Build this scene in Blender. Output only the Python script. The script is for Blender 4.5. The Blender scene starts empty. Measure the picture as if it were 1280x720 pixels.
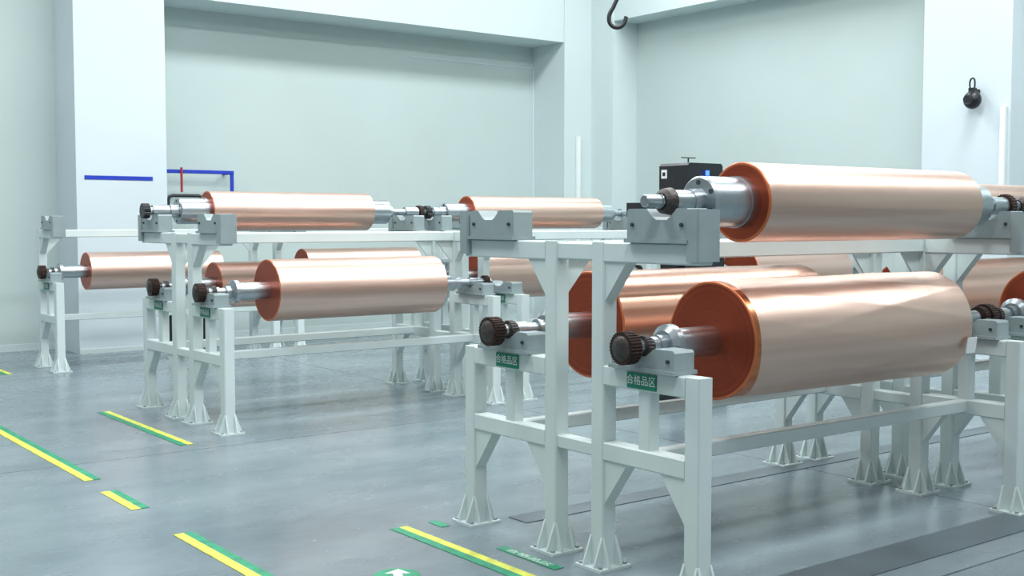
import bpy, bmesh, math, random
from mathutils import Vector, Matrix
random.seed(3)
scene=bpy.context.scene
# ---------------------------------------------------------------- materials
def newmat(name):
    m=bpy.data.materials.new(name); m.use_nodes=True
    nt=m.node_tree; return m,nt,nt.nodes["Principled BSDF"]
def N(nt,t,**k):
    n=nt.nodes.new(t)
    for a,b in k.items(): setattr(n,a,b)
    return n
def paint(name,col,rough=.45,metal=0,var=.06,scale=6,bump=0.0,bscale=60,stretch=(1,1,1)):
    m,nt,b=newmat(name)
    tc=N(nt,"ShaderNodeTexCoord"); mp=N(nt,"ShaderNodeMapping"); mp.inputs["Scale"].default_value=stretch
    nt.links.new(tc.outputs["Object"],mp.inputs[0])
    nz=N(nt,"ShaderNodeTexNoise"); nz.inputs["Scale"].default_value=scale; nz.inputs["Detail"].default_value=4
    nt.links.new(mp.outputs[0],nz.inputs[0])
    cr=N(nt,"ShaderNodeValToRGB")
    cr.color_ramp.elements[0].position=.3; cr.color_ramp.elements[1].position=.7
    cr.color_ramp.elements[0].color=tuple(c*(1-var) for c in col)+(1,)
    cr.color_ramp.elements[1].color=tuple(min(1,c*(1+var)) for c in col)+(1,)
    nt.links.new(nz.outputs["Fac"],cr.inputs[0]); nt.links.new(cr.outputs[0],b.inputs["Base Color"])
    b.inputs["Roughness"].default_value=rough; b.inputs["Metallic"].default_value=metal
    if bump:
        n2=N(nt,"ShaderNodeTexNoise"); n2.inputs["Scale"].default_value=bscale; nt.links.new(mp.outputs[0],n2.inputs[0])
        bp=N(nt,"ShaderNodeBump"); bp.inputs["Strength"].default_value=bump; bp.inputs["Distance"].default_value=.01
        nt.links.new(n2.outputs["Fac"],bp.inputs["Height"]); nt.links.new(bp.outputs[0],b.inputs["Normal"])
    return m
RACK=paint("rack_paint",(.63,.72,.715),.4,var=.04,scale=3)
SADDLE=paint("saddle_grey_paint",(.28,.345,.355),.38,var=.08,scale=8)
STEEL=paint("machined_steel",(.46,.51,.54),.32,1,.08,14)
DKSTEEL=paint("dark_steel",(.08,.07,.068),.45,.7,.3,30,.3,90)
BLACK=paint("black_plastic",(.010,.012,.016),.35,0,.2,9)
BROWN=paint("oxidised_handwheel",(.045,.024,.02),.5,.6,.4,40,.5,80)
GREEN=paint("sign_green",(.0,.20,.12),.5,0,.08,10)
WHITE=paint("white_print",(.8,.85,.84),.5,0,.03,10)
YEL=paint("floor_yellow",(.66,.68,.08),.5,0,.25,14)
GRN=paint("floor_green",(.015,.26,.13),.5,0,.25,14)
BLUE=paint("blue_paint",(.01,.04,.45),.4,0,.1,8)
RED=paint("red_paint",(.4,.03,.03),.4,0,.1,8)
DARKHOLE=paint("bolt_dark",(.06,.07,.07),.5,.5,.1,8)

def copper(name,col,rough,wr,dk=.76):
    m,nt,b=newmat(name)
    tc=N(nt,"ShaderNodeTexCoord"); mp=N(nt,"ShaderNodeMapping"); mp.inputs["Scale"].default_value=(.25,8,8)
    nt.links.new(tc.outputs["Object"],mp.inputs[0])
    nz=N(nt,"ShaderNodeTexNoise"); nz.inputs["Scale"].default_value=1.5; nz.inputs["Detail"].default_value=4
    nt.links.new(mp.outputs[0],nz.inputs[0])
    cr=N(nt,"ShaderNodeValToRGB")
    cr.color_ramp.elements[0].position=.33; cr.color_ramp.elements[1].position=.66
    cr.color_ramp.elements[0].color=tuple(c*k for c,k in zip(col,(dk+.08,dk,dk-.04)))+(1,)
    cr.color_ramp.elements[1].color=tuple(min(1,c*1.08) for c in col)+(1,)
    nt.links.new(nz.outputs["Fac"],cr.inputs[0]); nt.links.new(cr.outputs[0],b.inputs["Base Color"])
    b.inputs["Metallic"].default_value=1
    mr=N(nt,"ShaderNodeMapRange"); mr.inputs["To Min"].default_value=rough-.06; mr.inputs["To Max"].default_value=rough+.1
    nt.links.new(nz.outputs["Fac"],mr.inputs["Value"]); nt.links.new(mr.outputs[0],b.inputs["Roughness"])
    n2=N(nt,"ShaderNodeTexNoise"); n2.inputs["Scale"].default_value=1.0; n2.inputs["Detail"].default_value=2
    mp2=N(nt,"ShaderNodeMapping"); mp2.inputs["Scale"].default_value=(2.0,4,4); mp2.inputs["Rotation"].default_value=(0,.3,.3); nt.links.new(tc.outputs["Object"],mp2.inputs[0])
    nt.links.new(mp2.outputs[0],n2.inputs[0])
    bp=N(nt,"ShaderNodeBump"); bp.inputs["Strength"].default_value=wr; bp.inputs["Distance"].default_value=.02
    nt.links.new(n2.outputs["Fac"],bp.inputs["Height"]); nt.links.new(bp.outputs[0],b.inputs["Normal"])
    return m
COP=copper("copper_foil",(.75,.545,.465),.34,.12)
COPW=copper("copper_foil_wrap",(.76,.56,.48),.36,.28,.82)
COPS=copper("copper_foil_shiny",(.62,.22,.10),.2,.05)
COPD=copper("copper_foil_deep",(.74,.44,.33),.22,.12,.66)
def endmat():
    m,nt,b=newmat("foil_roll_edge")
    tc=N(nt,"ShaderNodeTexCoord")
    sp=N(nt,"ShaderNodeSeparateXYZ"); nt.links.new(tc.outputs["Object"],sp.inputs[0])
    cb=N(nt,"ShaderNodeCombineXYZ"); nt.links.new(sp.outputs["Y"],cb.inputs["X"]); nt.links.new(sp.outputs["Z"],cb.inputs["Y"])
    ln=N(nt,"ShaderNodeVectorMath",operation="LENGTH"); nt.links.new(cb.outputs[0],ln.inputs[0])
    nz=N(nt,"ShaderNodeTexNoise",noise_dimensions="1D"); nz.inputs["Scale"].default_value=60; nz.inputs["Detail"].default_value=2
    nt.links.new(ln.outputs["Value"],nz.inputs["W"])
    cr=N(nt,"ShaderNodeValToRGB"); cr.color_ramp.elements[0].position=.2; cr.color_ramp.elements[1].position=.8
    cr.color_ramp.elements[0].color=(.31,.055,.026,1); cr.color_ramp.elements[1].color=(.385,.075,.035,1)
    nt.links.new(nz.outputs["Fac"],cr.inputs[0]); nt.links.new(cr.outputs[0],b.inputs["Base Color"])
    b.inputs["Metallic"].default_value=.75; b.inputs["Roughness"].default_value=.34
    return m
EDGE=endmat()
EDGEO=paint("foil_roll_edge_bright",(.62,.17,.07),.35,.6,.08,20)

def wallmat(name,col):
    m=paint(name,col,.7,0,.03,.8,.05,120); return m
WALLM=wallmat("wall_paint_grey_green",(.50,.59,.575))
COLM=wallmat("pillar_paint_bluewhite",(.61,.69,.73))
TRIMM=wallmat("trim_paint",(.60,.69,.69))
def floormat():
    m,nt,b=newmat("polished_concrete")
    tc=N(nt,"ShaderNodeTexCoord")
    n1=N(nt,"ShaderNodeTexNoise"); n1.inputs["Scale"].default_value=.9; n1.inputs["Detail"].default_value=9; n1.inputs["Roughness"].default_value=.66
    mp=N(nt,"ShaderNodeMapping"); mp.inputs["Scale"].default_value=(.8,1.6,1); nt.links.new(tc.outputs["Object"],mp.inputs[0])
    nt.links.new(mp.outputs[0],n1.inputs[0])
    cr=N(nt,"ShaderNodeValToRGB"); cr.color_ramp.elements[0].position=.32; cr.color_ramp.elements[1].position=.7
    cr.color_ramp.elements[0].color=(.118,.160,.182,1); cr.color_ramp.elements[1].color=(.215,.270,.292,1)
    nt.links.new(n1.outputs["Fac"],cr.inputs[0])
    sp=N(nt,"ShaderNodeSeparateXYZ"); nt.links.new(tc.outputs["Object"],sp.inputs[0])
    def joint(sock,period,off,w):
        a=N(nt,"ShaderNodeMath",operation="ADD"); a.inputs[1].default_value=off; nt.links.new(sock,a.inputs[0])
        md=N(nt,"ShaderNodeMath",operation="PINGPONG"); md.inputs[1].default_value=period/2; nt.links.new(a.outputs[0],md.inputs[0])
        lt=N(nt,"ShaderNodeMath",operation="LESS_THAN"); lt.inputs[1].default_value=w; nt.links.new(md.outputs[0],lt.inputs[0])
        return lt.outputs[0]
    j1=joint(sp.outputs["Y"],4.55,-7.35,.007); j2=joint(sp.outputs["X"],5.2,-.5,.007)
    mx=N(nt,"ShaderNodeMath",operation="MAXIMUM"); nt.links.new(j1,mx.inputs[0]); nt.links.new(j2,mx.inputs[1])
    mix=N(nt,"ShaderNodeMixRGB"); mix.inputs["Color2"].default_value=(.06,.075,.085,1)
    nt.links.new(mx.outputs[0],mix.inputs["Fac"]); nt.links.new(cr.outputs[0],mix.inputs["Color1"])
    nt.links.new(mix.outputs[0],b.inputs["Base Color"])
    n2=N(nt,"ShaderNodeTexNoise"); n2.inputs["Scale"].default_value=3; n2.inputs["Detail"].default_value=5
    nt.links.new(mp.outputs[0],n2.inputs[0])
    mr=N(nt,"ShaderNodeMapRange"); mr.inputs["To Min"].default_value=.15; mr.inputs["To Max"].default_value=.36
    nt.links.new(n2.outputs["Fac"],mr.inputs["Value"]); nt.links.new(mr.outputs[0],b.inputs["Roughness"])
    return m
FLOOR=floormat()
STRIP=paint("floor_steel_plate",(.09,.12,.135),.42,0,.18,3)

# ---------------------------------------------------------------- mesh builder
class MB:
    def __init__(s): s.v=[];s.f=[];s.m=[];s.s=[];s.mats=[]
    def mi(s,mat):
        if mat not in s.mats: s.mats.append(mat)
        return s.mats.index(mat)
    def face(s,idx,mat,sm=False): s.f.append(idx); s.m.append(s.mi(mat)); s.s.append(sm)
    def box(s,x0,x1,y0,y1,z0,z1,mat):
        n=len(s.v)
        s.v+= [(x,y,z) for z in (z0,z1) for y in (y0,y1) for x in (x0,x1)]
        for q in ((0,2,3,1),(4,5,7,6),(0,1,5,4),(2,6,7,3),(0,4,6,2),(1,3,7,5)): s.face([n+i for i in q],mat)
    def cbox(s,c,d,mat): s.box(c[0]-d[0]/2,c[0]+d[0]/2,c[1]-d[1]/2,c[1]+d[1]/2,c[2]-d[2]/2,c[2]+d[2]/2,mat)
    def tube(s,x0,x1,y0,y1,z0,z1,mat,b=.006,axis=2):
        R={0:(y0,y1,z0,z1),1:(x0,x1,z0,z1),2:(x0,x1,y0,y1)}[axis]
        a0,a1,c0,c1=R
        prof=[(a0+b,c0),(a1-b,c0),(a1,c0+b),(a1,c1-b),(a1-b,c1),(a0+b,c1),(a0,c1-b),(a0,c0+b)]
        e={0:(x0,x1),1:(y0,y1),2:(z0,z1)}[axis]
        s.prism(prof,axis,e[0],e[1],mat)
    def prism(s,prof,axis,e0,e1,mat):
        n=len(s.v); k=len(prof)
        for e in (e0,e1):
            for a,c in prof:
                s.v.append({0:(e,a,c),1:(a,e,c),2:(a,c,e)}[axis])
        s.face([n+i for i in range(k)][::-1],mat); s.face([n+k+i for i in range(k)],mat)
        for i in range(k):
            j=(i+1)%k; s.face([n+i,n+j,n+k+j,n+k+i],mat)
    def rev(s,prof,y,z,seg=40,cap=True):
        for i,(x,r,mat) in enumerate(prof):
            if i==len(prof)-1: break
            x2,r2,_=prof[i+1]
            n=len(s.v)
            for xx,rr in ((x,r),(x2,r2)):
                for k in range(seg):
                    t=2*math.pi*k/seg; s.v.append((xx,y+rr*math.cos(t),z+rr*math.sin(t)))
            for k in range(seg):
                j=(k+1)%seg; s.face([n+k,n+j,n+seg+j,n+seg+k],mat,True)
    def gear(s,x0,x1,r,rt,nt_,y,z,mat):
        prof=[]
        for k in range(nt_*4):
            t=2*math.pi*k/(nt_*4); rr=rt if k%4 in(0,1) else r
            prof.append((y+rr*math.cos(t),z+rr*math.sin(t)))
        s.prism(prof,0,x0,x1,mat)
    def build(s,name):
        me=bpy.data.meshes.new(name); me.from_pydata(s.v,[],s.f); 
        for m in s.mats: me.materials.append(m)
        for p,mi,sm in zip(me.polygons,s.m,s.s): p.material_index=mi; p.use_smooth=sm
        bm=bmesh.new(); bm.from_mesh(me); bmesh.ops.remove_doubles(bm,verts=bm.verts,dist=1e-6)
        bmesh.ops.recalc_face_normals(bm,faces=bm.faces)
        for e in bm.edges:
            if len(e.link_faces)==2 and e.calc_face_angle(0)>math.radians(35): e.smooth=False
        bm.to_mesh(me); bm.free(); me.update(); return me
def link(me,name,loc=(0,0,0),parent=None):
    o=bpy.data.objects.new(name,me); o.location=loc; scene.collection.objects.link(o)
    if parent: o.parent=parent
    return o
def text_geo(txt,size):
    cu=bpy.data.curves.new("t","FONT"); cu.body=txt; cu.size=size; cu.align_x="CENTER"; cu.align_y="CENTER"; cu.resolution_u=2
    o=bpy.data.objects.new("t",cu); scene.collection.objects.link(o)
    bpy.context.view_layer.update()
    dg=bpy.context.evaluated_depsgraph_get(); me=bpy.data.meshes.new_from_object(o.evaluated_get(dg))
    g=([tuple(v.co) for v in me.vertices],[list(p.vertices) for p in me.polygons])
    bpy.data.objects.remove(o); return g
TXT=text_geo("合格品区",.043)

# ---------------------------------------------------------------- rack
P=.04
YL={-1:-.44,1:.475}   # lower shaft, local Y
YU={-1:-.56,1:.61}    # upper shaft, local Y
ZL=.985; ZU=1.578
def saddle(mb,xc,yc,z,hwi,hwo,sd,hh,dip):
    a,b=(yc-hwo,yc+hwi) if sd<0 else (yc-hwi,yc+hwo)
    prof=[(a,z),(b,z),(b,z+hh-.01),(b-.01*1,z+hh),(yc+.085,z+hh),(yc+.05,z+dip+.012),(yc+.03,z+dip),(yc-.03,z+dip),(yc-.05,z+dip+.012),(yc-.085,z+hh),(a+.01,z+hh),(a,z+hh-.01)]
    mb.prism(prof,0,xc-.055,xc+.055,SADDLE)
    mb.box(xc-.07,xc+.07,a-.004,b+.004,z-.008,z+.008,SADDLE)
    for yy in (a+.035,b-.035):
        mb.rev([(xc-.064,.0,DARKHOLE),(xc-.064,.008,DARKHOLE),(xc-.055,.008,DARKHOLE)],yy,z+hh*.5,12)
def rack_mesh(name,sides,front_text=True,L=2.33):
    mb=MB()
    HT=1.41; HS=.885; M0,M1=.475,.555
    for xf in (0,L):
        for sd in sides:
            yt=.16*sd; ys=(-.72 if sd<0 else .79); ysh=YL[sd]; yu=YU[sd]
            mb.tube(xf-P,xf+P,yt-P,yt+P,.01,HT,RACK,axis=2)
            mb.tube(xf-P,xf+P,ys-P,ys+P,.01,HS-.001,RACK,axis=2)
            lo,hi=sorted((yt+P*sd,ys-P*sd))
            mb.tube(xf-P+.001,xf+P-.001,lo,hi,HS-.085,HS,RACK,axis=1)
            mb.tube(xf-P+.002,xf+P-.002,lo,hi,M0,M1,RACK,axis=1)
            mb.tube(xf-.03,xf+.03,ysh-.035,ysh+.035,M1,HS-.085,RACK,axis=2)
            for yy,dr in ((yt+P*sd,sd),(ys-P*sd,-sd)):
                mb.prism([(yy,M0),(yy+dr*.14,M0),(yy,M0-.19)],0,xf-.03,xf+.03,RACK)
            lo,hi=sorted((yt+P*sd,ys+.03*sd))
            mb.tube(xf-P+.001,xf+P-.001,lo,hi,HT-.085,HT,RACK,axis=1)
            mb.prism([(yt+P*sd,HT-.085),(yt+sd*(P+.13),HT-.085),(yt+P*sd,HT-.25)],0,xf-.03,xf+.03,RACK)
            lo,hi=sorted((ys-.02*sd,ys+.05*sd))
            mb.tube(xf-.065,xf+.065,lo,hi,HT-.07,HT+.135,SADDLE,b=.008,axis=2)
            saddle(mb,xf,ysh,HS+.009,.17,.20,sd,.09,.053)
            saddle(mb,xf,yu,HT+.009,.20,.15,sd,.13,.085)
            for yy in (yt,ys):
                w=.085
                mb.box(xf-.09,xf+.09,yy-w,yy+w,0,.012,RACK)
                for dx in (1,-1):
                    for yo in (yy-P,yy+P-.01):
                        mb.prism([(xf+dx*P,.012),(xf+dx*.085,.012),(xf+dx*.085,.022),(xf+dx*P,.14)],1,yo,yo+.01,RACK)
                for dy in (1,-1):
                    e=w-.004
                    for xo in (xf-P,xf+P-.01):
                        mb.prism([(yy+dy*P,.012),(yy+dy*e,.012),(yy+dy*e,.022),(yy+dy*P,.14)],0,xo,xo+.01,RACK)
                for bx in(-.072,.072):
                    for by in (-.062,.062):
                        mb.cbox((xf+bx,yy+by,.017),(.016,.016,.01),SADDLE)
            if xf==0:
                mb.box(-P-.006,-P,ysh-.085,ysh+.085,HS-.075,HS-.01,GREEN)
                n=len(mb.v)
                for vx,vy,vz in TXT[0]: mb.v.append((-P-.0075,ysh-vx,HS-.042+vy))
                for f in TXT[1]: mb.face([n+i for i in f],WHITE)
        if len(sides)==2:
            mb.tube(xf-.03,xf+.03,-.12,.12,HT-.08,HT-.005,RACK,axis=1)
            mb.tube(xf-.03,xf+.03,-.12,.12,.48,.54,RACK,axis=1)
    for sd in sides:
        yt=.16*sd; ysh=YL[sd]
        mb.tube(P,L-P,yt-.035,yt+.035,HT-.08,HT-.002,RACK,axis=0)
        mb.tube(.03,L-.03,ysh-.03,ysh+.03,.488,.552,RACK,axis=0)
        for xe,d in ((P,1),(L-P,-1)):
            mb.prism([(xe,HT-.08),(xe+d*.16,HT-.08),(xe,HT-.26)],1,yt-.006,yt+.006,RACK)
    return mb.build(name)
RM2=rack_mesh("roll_rack_double",(-1,1)); RM1=rack_mesh("roll_rack_single",(-1,))
rows={1:3.94,2:8.49,3:12.70}; X0=3.37; PX=2.63
XO={1:0,2:.02,3:.10}
for r,c in ((1,0),(1,1),(2,0),(2,1),(2,2),(3,0),(3,1),(3,2)):
    link(RM2 if r<3 else RM1,"foil_roll_rack",(X0+c*PX+XO[r],rows[r],0))

# ---------------------------------------------------------------- rolls
def roll(row,col,side,level,xa,xb,D,wrap=False,body=None):
    y=rows[row]+(YL if level==0 else YU)[side]
    z=ZL if level==0 else ZU
    R=D/2; xl=X0+col*PX+XO[row]; xr=xl+2.33
    mb=MB(); ox=xa
    a,b=0,xb-ox; l,rr=xl-ox,xr-ox
    sh=.03; e=.004
    if level==0: hub=.065
    else: hub=.105 if D>.32 else .085
    body=body or (COPS if wrap else COP)
    mb.rev([(a,hub-.01,EDGE),(a,R-.012,EDGEO),(a,R-e,EDGEO),(a+e,R,body),(b-e,R,EDGEO),(b,R-e,EDGE),(b,hub-.01,EDGE)],0,0,96)
    ha=a-.26 if level==0 else a-.25
    if level==0:
        mb.rev([(ha-.03,sh,STEEL),(ha-.03,.06,STEEL),(ha-.01,.085,STEEL),(ha+.02,.085,STEEL),(ha+.025,hub,STEEL),(a+.01,hub,STEEL)],0,0,40)
        for k in range(6):
            t=k*math.pi/3+.3
            mb.rev([(ha-.014,0,DARKHOLE),(ha-.014,.008,DARKHOLE),(ha+.0,.008,DARKHOLE)],.071*math.cos(t),.071*math.sin(t),8)
        mb.rev([(ha-.07,sh,STEEL),(ha-.07,.044,STEEL),(ha-.03,.044,STEEL)],0,0,32)
    else:
        mb.rev([(ha-.06,sh,STEEL),(ha-.06,.05,STEEL),(ha-.0,.055,STEEL),(ha,hub-.008,STEEL),(ha+.008,hub,STEEL),(a-.04,hub,STEEL),(a-.04,hub+.004,STEEL),(a+.01,hub+.004,STEEL)],0,0,48)
        for k in range(6):
            t=k*2*math.pi/6+.5
            mb.rev([(ha-.002,0,DARKHOLE),(ha-.002,.011,DARKHOLE),(ha+.003,.011,DARKHOLE)],hub*.75*math.cos(t),hub*.75*math.sin(t),12)
    hr=b+.2
    mb.rev([(b-.01,hub,STEEL),(hr,hub,STEEL),(hr,sh,STEEL)],0,0,40)
    mb.rev([(hr,.05,STEEL),(hr+.06,.05,STEEL),(hr+.06,.03,STEEL)],0,0,28)
    if level==0:
        s0=l-.13 if row==1 else l-.08
        mb.rev([(s0,0,STEEL),(s0,sh,STEEL),(rr+.16,sh,STEEL),(rr+.16,0,STEEL)],0,0,28)
        mb.rev([(l-.0,.032,STEEL),(l-.0,.038,STEEL),(l+.06,.038,STEEL),(l+.06,.032,STEEL)],0,0,28)
        mb.rev([(rr-.06,.032,STEEL),(rr-.06,.038,STEEL),(rr+.06,.038,STEEL),(rr+.06,.032,STEEL)],0,0,28)
        mb.gear(s0-.03,s0+.03,.0645,.068,30,0,0,BROWN)
        mb.rev([(s0-.045,0,DKSTEEL),(s0-.045,.03,DKSTEEL),(s0-.03,.052,DKSTEEL)],0,0,24)
        mb.rev([(s0+.03,.036,DKSTEEL),(s0+.06,.036,DKSTEEL),(s0+.06,.03,DKSTEEL)],0,0,24)
        mb.gear(s0+.085,s0+.115,.044,.047,20,0,0,DKSTEEL)
        mb.gear(rr+.09,rr+.13,.053,.056,24,0,0,BROWN)
    else:
        s0=l-.02
        if D>.32 and row==1:
            mb.rev([(s0-.13,0,STEEL),(s0-.13,.022,STEEL),(s0-.125,.026,STEEL),(s0-.05,.026,STEEL),(s0-.05,sh,STEEL),(rr+.2,sh,STEEL),(rr+.2,0,STEEL)],0,0,28)
            mb.rev([(s0-.04,.034,DKSTEEL),(s0-.025,.05,DKSTEEL),(s0+.01,.055,DKSTEEL),(s0+.025,.034,DKSTEEL)],0,0,28)
        else:
            mb.rev([(s0-.05,0,STEEL),(s0-.05,sh,STEEL),(rr+.2,sh,STEEL),(rr+.2,0,STEEL)],0,0,28)
            mb.gear(s0-.09,s0-.04,.056,.06,22,0,0,BLACK)
            mb.gear(s0+.03,s0+.06,.042,.045,20,0,0,BLACK)
        for q in (l,rr): mb.rev([(q-.03,.03,STEEL),(q-.03,.046,STEEL),(q+.1,.046,STEEL),(q+.1,.03,STEEL)],0,0,28)
        mb.gear(rr+.11,rr+.15,.058,.062,24,0,0,BROWN)
    me=mb.build("copper_foil_roll")
    o=link(me,"copper_foil_roll",(ox,y,z))
    if wrap:
        seg=180; nx=90; vs=[];fs=[]
        Ln=xb-xa
        for k in range(seg+1):
            t=2*math.pi*k/seg
            st=.07+.045*math.sin(t*1.0+2.2)+.010*math.sin(3*t+1)
            for i in range(nx+1):
                u=i/nx; x=st+(Ln-.003-st)*u
                w=.0012
                for (am,ft,fu,ph) in ((.0036,3,5,0),(.0022,5,-9,2)):
                    w+=am*min(1,.2+u*1.2)*(1-abs(math.sin(ft*t+fu*u/2+ph)))**3
                w+=.012*u*max(0,math.cos(t-math.pi*1.38))**6
                if u==0: w=-.0005
                vs.append((x,(R+w)*math.cos(t),(R+w)*math.sin(t)))
        for k in range(seg):
            for i in range(nx):
                q=k*(nx+1)+i; fs.append((q,q+nx+1,q+nx+2,q+1))
        m2=bpy.data.meshes.new("foil_wrap"); m2.from_pydata(vs,[],fs); m2.materials.append(COPW)
        for p in m2.polygons: p.use_smooth=True
        m2.validate(); m2.update()
        link(m2,"foil_wrap",(0,0,0),o)
        tg=MB(); tg.box(Ln-.06,Ln+.02,-R-.022,-R-.019,-.10,-.02,WHITE); 
        tgo=link(tg.build("label_tag"),"label_tag",(0,0,0),o)
        tgo.rotation_euler=(math.radians(8),0,0)
    return o
roll(1,0,-1,0,3.735,5.325,.512,True)
roll(1,0,-1,1,3.775,5.345,.338)
roll(1,0,1,0,3.83,5.42,.53,body=COPD)
roll(1,1,-1,0,6.42,8.0,.50); roll(1,1,-1,1,6.5,8.05,.34)
roll(1,1,1,0,6.46,8.05,.52); roll(1,1,1,1,6.5,8.05,.35)
roll(2,0,1,1,3.81,5.29,.325); roll(2,0,-1,0,3.83,5.30,.46); roll(2,0,1,0,3.80,5.30,.37)
roll(2,1,1,1,6.37,7.97,.31); roll(2,1,1,0,6.39,7.95,.44)
roll(2,2,-1,0,9.0,10.5,.50)
roll(3,0,-1,0,3.82,5.25,.385); roll(3,1,-1,0,6.27,7.8,.39)

# ---------------------------------------------------------------- room
def single(name,fn):
    mb=MB(); fn(mb); return link(mb.build(name),name)
single("floor",lambda m:m.box(-8,16,-6,16,-.1,0,FLOOR))
YF,YB=13.45,14.2; XF,XB=11.71,12.19; ZT=7.0
single("wall_back",lambda m:m.box(-8,12.6,YB,YB+.2,0,ZT,WALLM))
single("wall_right",lambda m:m.box(XB,XB+.2,-6,YB,0,ZT,WALLM))
pb=single("pillar_back",lambda m:m.box(4.11,5.15,YF,YB,0,ZT,COLM))
def cor(m):
    m.box(11.19,XB,YF,YB,0,ZT,TRIMM); m.box(XF,XB,12.97,YF,0,ZT,TRIMM)
single("pillar_corner",cor)
single("pillar_right",lambda m:m.box(XF,XB,6.75,7.8,0,ZT,COLM))
single("beam_back",lambda m:m.box(5.15,11.19,YF+.02,YB,4.12,ZT,TRIMM))
single("beam_right",lambda m:m.box(XF+.02,XB,7.8,12.97,4.42,ZT,TRIMM))
single("beam_right",lambda m:m.box(XF+.02,XB,-6,6.75,4.42,ZT,TRIMM))
single("crane_runway_beam",lambda m:(m.box(2,XB,8.17,8.33,6.93,6.95,TRIMM),m.box(2,XB,8.24,8.26,6.95,7.18,TRIMM),m.box(2,XB,8.17,8.33,7.18,7.2,TRIMM)))
def tr(m):
    m.box(9.0,11.18,YB-.012,YB,3.80,3.815,COLM); m.box(11.17,11.19,YB-.02,YB,0,3.8,COLM)
single("trim_1",tr)
def bb(m):
    m.box(-8,4.11,YB-.015,YB,0,.08,TRIMM); m.box(5.15,11.19,YB-.015,YB,0,.08,TRIMM); m.box(4.11,5.15,YF-.012,YF,0,.05,TRIMM)
single("baseboard_back",bb)
single("baseboard_right",lambda m:m.box(XB-.015,XB,7.8,12.97,0,.08,TRIMM))

def lane(x,y0,y1,flip):
    def f(m):
        w=.05; a,b=(YEL,GRN) if not flip else (GRN,YEL)
        m.box(x-w,x,y0,y1,.0005,.003,a); m.box(x,x+w*.9,y0,y1,.0005,.003,b)
    single("floor_marking_line",f)
lane(2.15,6.84,9.3,False); lane(2.13,6.0,6.5,False); lane(2.12,3.4,5.4,False)
lane(3.0,7.55,9.25,True); lane(3.0,3.0,4.86,True); lane(3.0,12.1,13.2,True)
T2=text_geo("合格品区",.05)
def dec(m):
    m.box(3.16,3.215,3.86,4.28,.0005,.003,GRN); m.box(3.17,3.22,4.74,4.86,.0005,.003,GRN)
    n=len(m.v)
    for vx,vy,vz in T2[0]: m.v.append((3.187+vy*.8,4.07-vx*1.6,.0036))
    for f in T2[1]: m.face([n+i for i in f],WHITE)
single("floor_decal",dec)
def arr(m):
    k=28; m.prism([(2.58+.10*math.cos(2*math.pi*i/k),4.20+.10*math.sin(2*math.pi*i/k)) for i in range(k)],2,.0005,.003,GRN)
    m.prism([(2.53,4.14),(2.57,4.12),(2.61,4.21),(2.64,4.19),(2.63,4.27),(2.55,4.25),(2.58,4.23)],2,.003,.004,WHITE)
single("floor_arrow_decal",arr)
single("floor_plate",lambda m:m.box(3.6,16,2.98,3.22,.0003,.004,STRIP))
single("floor_plate",lambda m:m.box(3.55,16,4.55,4.7,.0003,.004,STRIP))

link((lambda m:(m.box(4.2,4.98,YF-.006,YF,1.965,2.01,BLUE),m.build("blue_tape_strip"))[1])(MB()),"blue_tape_strip",(0,0,0),pb)
def brk(m):
    y=YB-.25; o=.08
    m.tube(5.2+o,6.12+o,y-.02,y+.02,2.08,2.125,BLUE,axis=0); m.tube(6.08+o,6.12+o,y-.02,y+.02,1.72,2.08,BLUE,axis=2)
    m.tube(5.2+o,5.24+o,y,YB,2.08,2.12,BLUE,axis=1); m.tube(6.08+o,6.12+o,y,YB,2.08,2.12,BLUE,axis=1)
    m.tube(5.42+o,5.445+o,y-.05,y-.02,1.85,2.15,RED,axis=2)
single("wall_bracket_rail",brk)
def tubepath(name,pts,r,mat,cyc=False,parent=None,ht="AUTO"):
    cu=bpy.data.curves.new(name,"CURVE"); cu.dimensions="3D"; cu.bevel_depth=r; cu.bevel_resolution=4; cu.use_fill_caps=True
    sp=cu.splines.new("BEZIER"); sp.bezier_points.add(len(pts)-1); sp.use_cyclic_u=cyc
    for b,p in zip(sp.bezier_points,pts): b.co=p; b.handle_left_type=b.handle_right_type=ht
    cu.materials.append(mat); o=bpy.data.objects.new(name,cu); scene.collection.objects.link(o)
    if parent: o.parent=parent
    return o
tubepath("black_handle_frame",[(5.22,13.6,.02),(5.22,13.6,1.75),(5.235,13.6,1.785),(5.27,13.6,1.80),(5.60,13.6,1.80),(5.635,13.6,1.785),(5.65,13.6,1.75),(5.65,13.6,.02)],.02,BLACK,ht="VECTOR")
single("conduit_pipe",lambda m:m.tube(11.4,11.46,YF-.06,YF-.005,1.2,2.75,WHITE))
single("conduit_pipe",lambda m:m.tube(XF-.06,XF-.005,6.78,6.84,1.4,2.7,WHITE))

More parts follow.
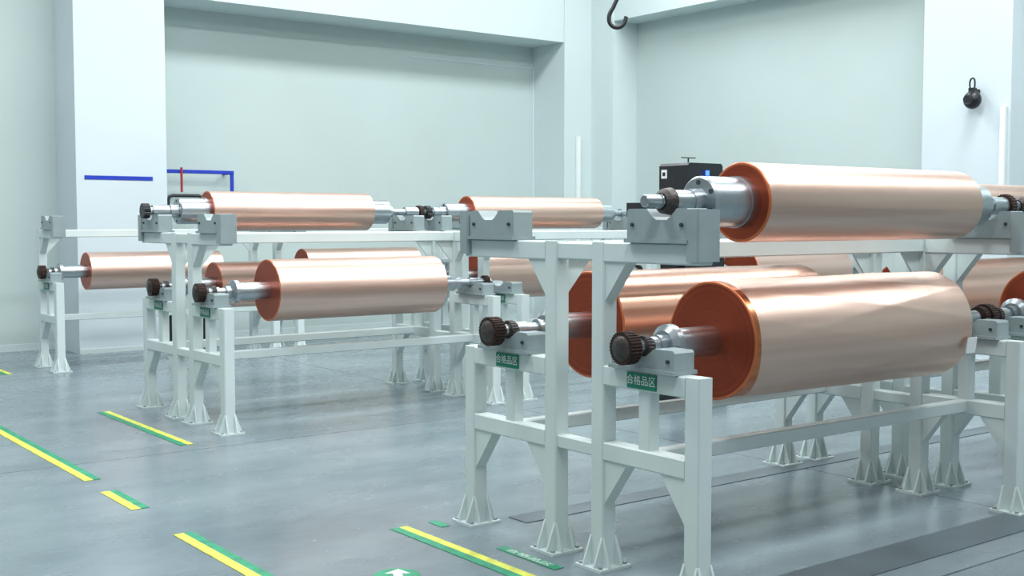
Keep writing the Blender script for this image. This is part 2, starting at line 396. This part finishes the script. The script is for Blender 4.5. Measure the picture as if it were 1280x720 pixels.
def hook():
    e=bpy.data.objects.new("crane_hook",None); scene.collection.objects.link(e); e.location=(7.50,8.25,3.30)
    d=Vector((.797,-.605,0))
    def q(u,w): return (d.x*u,d.y*u,w)
    pts=[q(.02,.55),q(.015,.32),q(-.03,.2),q(-.075,.1),q(-.06,.03),q(0,0),(q(.06,.03)),q(.085,.10)]
    tubepath("hook",pts,.02,BLACK,parent=e)
    tubepath("cable",[q(.0,.5),q(.0,3.63)],.012,BLACK,parent=e)
    mb=MB(); mb.box(-.05,.09,-.05,.05,.5,.72,BLACK); link(mb.build("hook_block"),"hook_block",(0,0,0),e)
hook()
def ball():
    e=bpy.data.objects.new("hanging_alarm_bell",None); scene.collection.objects.link(e); e.location=(XF-.12,7.12,2.79); e.scale=(.85,.85,.85)
    me=bpy.data.meshes.new("body"); bm=bmesh.new(); bmesh.ops.create_uvsphere(bm,u_segments=28,v_segments=18,radius=.115)
    bmesh.ops.scale(bm,vec=(.8,1,1),verts=bm.verts); bm.to_mesh(me); bm.free(); me.materials.append(BLACK)
    for p in me.polygons: p.use_smooth=True
    link(me,"body",(0,0,0),e)
    mb=MB(); mb.rev([(-.13,0,BLACK),(-.13,.05,BLACK),(-.10,.06,BLACK),(-.08,.06,BLACK)],0,0,24)
    mb.box(-.03,.03,-.04,.04,.09,.15,BLACK); mb.box(.0,.14,-.02,.02,.1,.14,BLACK)
    link(mb.build("cap"),"cap",(0,0,0),e)
    tubepath("loop",[(0,.0,.13),(0,.04,.2),(0,0,.27),(0,-.03,.2)],.011,BLACK,True,e)
ball()

BLUELED,nt,b=newmat("blue_led"); b.inputs["Base Color"].default_value=(.02,.08,.9,1); b.inputs["Emission Color"].default_value=(.05,.15,1,1); b.inputs["Emission Strength"].default_value=3
def machine(m):
    x,y=6.95,6.75
    d=.20
    m.box(x-.24,x+.24,y-d,y+d,0,.12,BLACK)
    m.tube(x-.16,x-.08,y-.06,y+.06,.12,1.5,BLACK,axis=2); m.tube(x+.08,x+.16,y-.06,y+.06,.12,1.5,BLACK,axis=2)
    m.tube(x-.20,x+.20,y-.16,y+.16,1.45,1.96,BLACK,b=.02,axis=1)
    m.box(x-.2,x+.2,y-.14,y+.14,1.1,1.32,BLACK)
    m.box(x-.206,x-.20,y+.07,y+.13,1.84,1.91,WHITE); m.box(x-.208,x-.206,y+.085,y+.115,1.86,1.89,BLACK)
    m.tube(x-.10,x+.04,y-.015,y+.015,2.005,2.012,BLACK,b=.002,axis=0); m.box(x-.035,x-.028,y-.005,y+.005,1.95,2.006,BLACK)
    m.box(x-.05,x+.12,y-.18,y-.16,1.6,1.84,DKSTEEL)
    m.box(x-.02,x+.02,y-.184,y-.18,1.86,1.90,BLUELED)
    m.box(x+.13,x+.16,y-.184,y-.16,1.7,1.82,BLUELED)
    m.tube(x-.62,x-.20,y-.03,y+.03,1.55,1.61,BLACK,axis=0); m.box(x-.66,x-.5,y-.05,y+.05,1.53,1.64,BLACK)
    m.tube(x-.3,x-.22,y-.1,y-.04,1.1,1.2,BLACK,axis=2); m.tube(x+.22,x+.3,y-.1,y-.04,1.05,1.3,BLACK,axis=2)
single("control_machine",machine)

# ---------------------------------------------------------------- lights
w=bpy.data.worlds.new("World"); scene.world=w; w.use_nodes=True
bg=w.node_tree.nodes["Background"]; bg.inputs[0].default_value=(.87,.96,1,1); bg.inputs[1].default_value=.38
def area(name,loc,sx,sy,pw,col=(.95,.99,1)):
    l=bpy.data.lights.new(name,"AREA"); l.shape="RECTANGLE"; l.size=sx; l.size_y=sy; l.energy=pw; l.color=col
    o=bpy.data.objects.new(name,l); o.location=loc; scene.collection.objects.link(o); return o
for yy in (1.2,5.8,10.4):
    for xx in (1,5.5,9.8):
        area("highbay_light",(xx,yy,6.6),3.4,1.0,208)
# ---------------------------------------------------------------- camera
f=1472.;h=1.5;p=math.atan(84/f);a=math.radians(52.77)
F=Vector((math.cos(a)*math.cos(p),math.sin(a)*math.cos(p),-math.sin(p))); R=Vector((math.sin(a),-math.cos(a),0)); U=R.cross(F)
M=Matrix((R,U,-F)).transposed().to_4x4(); M.translation=(0,0,h)
cd=bpy.data.cameras.new("camera"); cam=bpy.data.objects.new("camera",cd); scene.collection.objects.link(cam); cam.matrix_world=M
cd.sensor_width=36; cd.lens=f/1280*36; scene.camera=cam
scene.view_settings.view_transform="Standard"
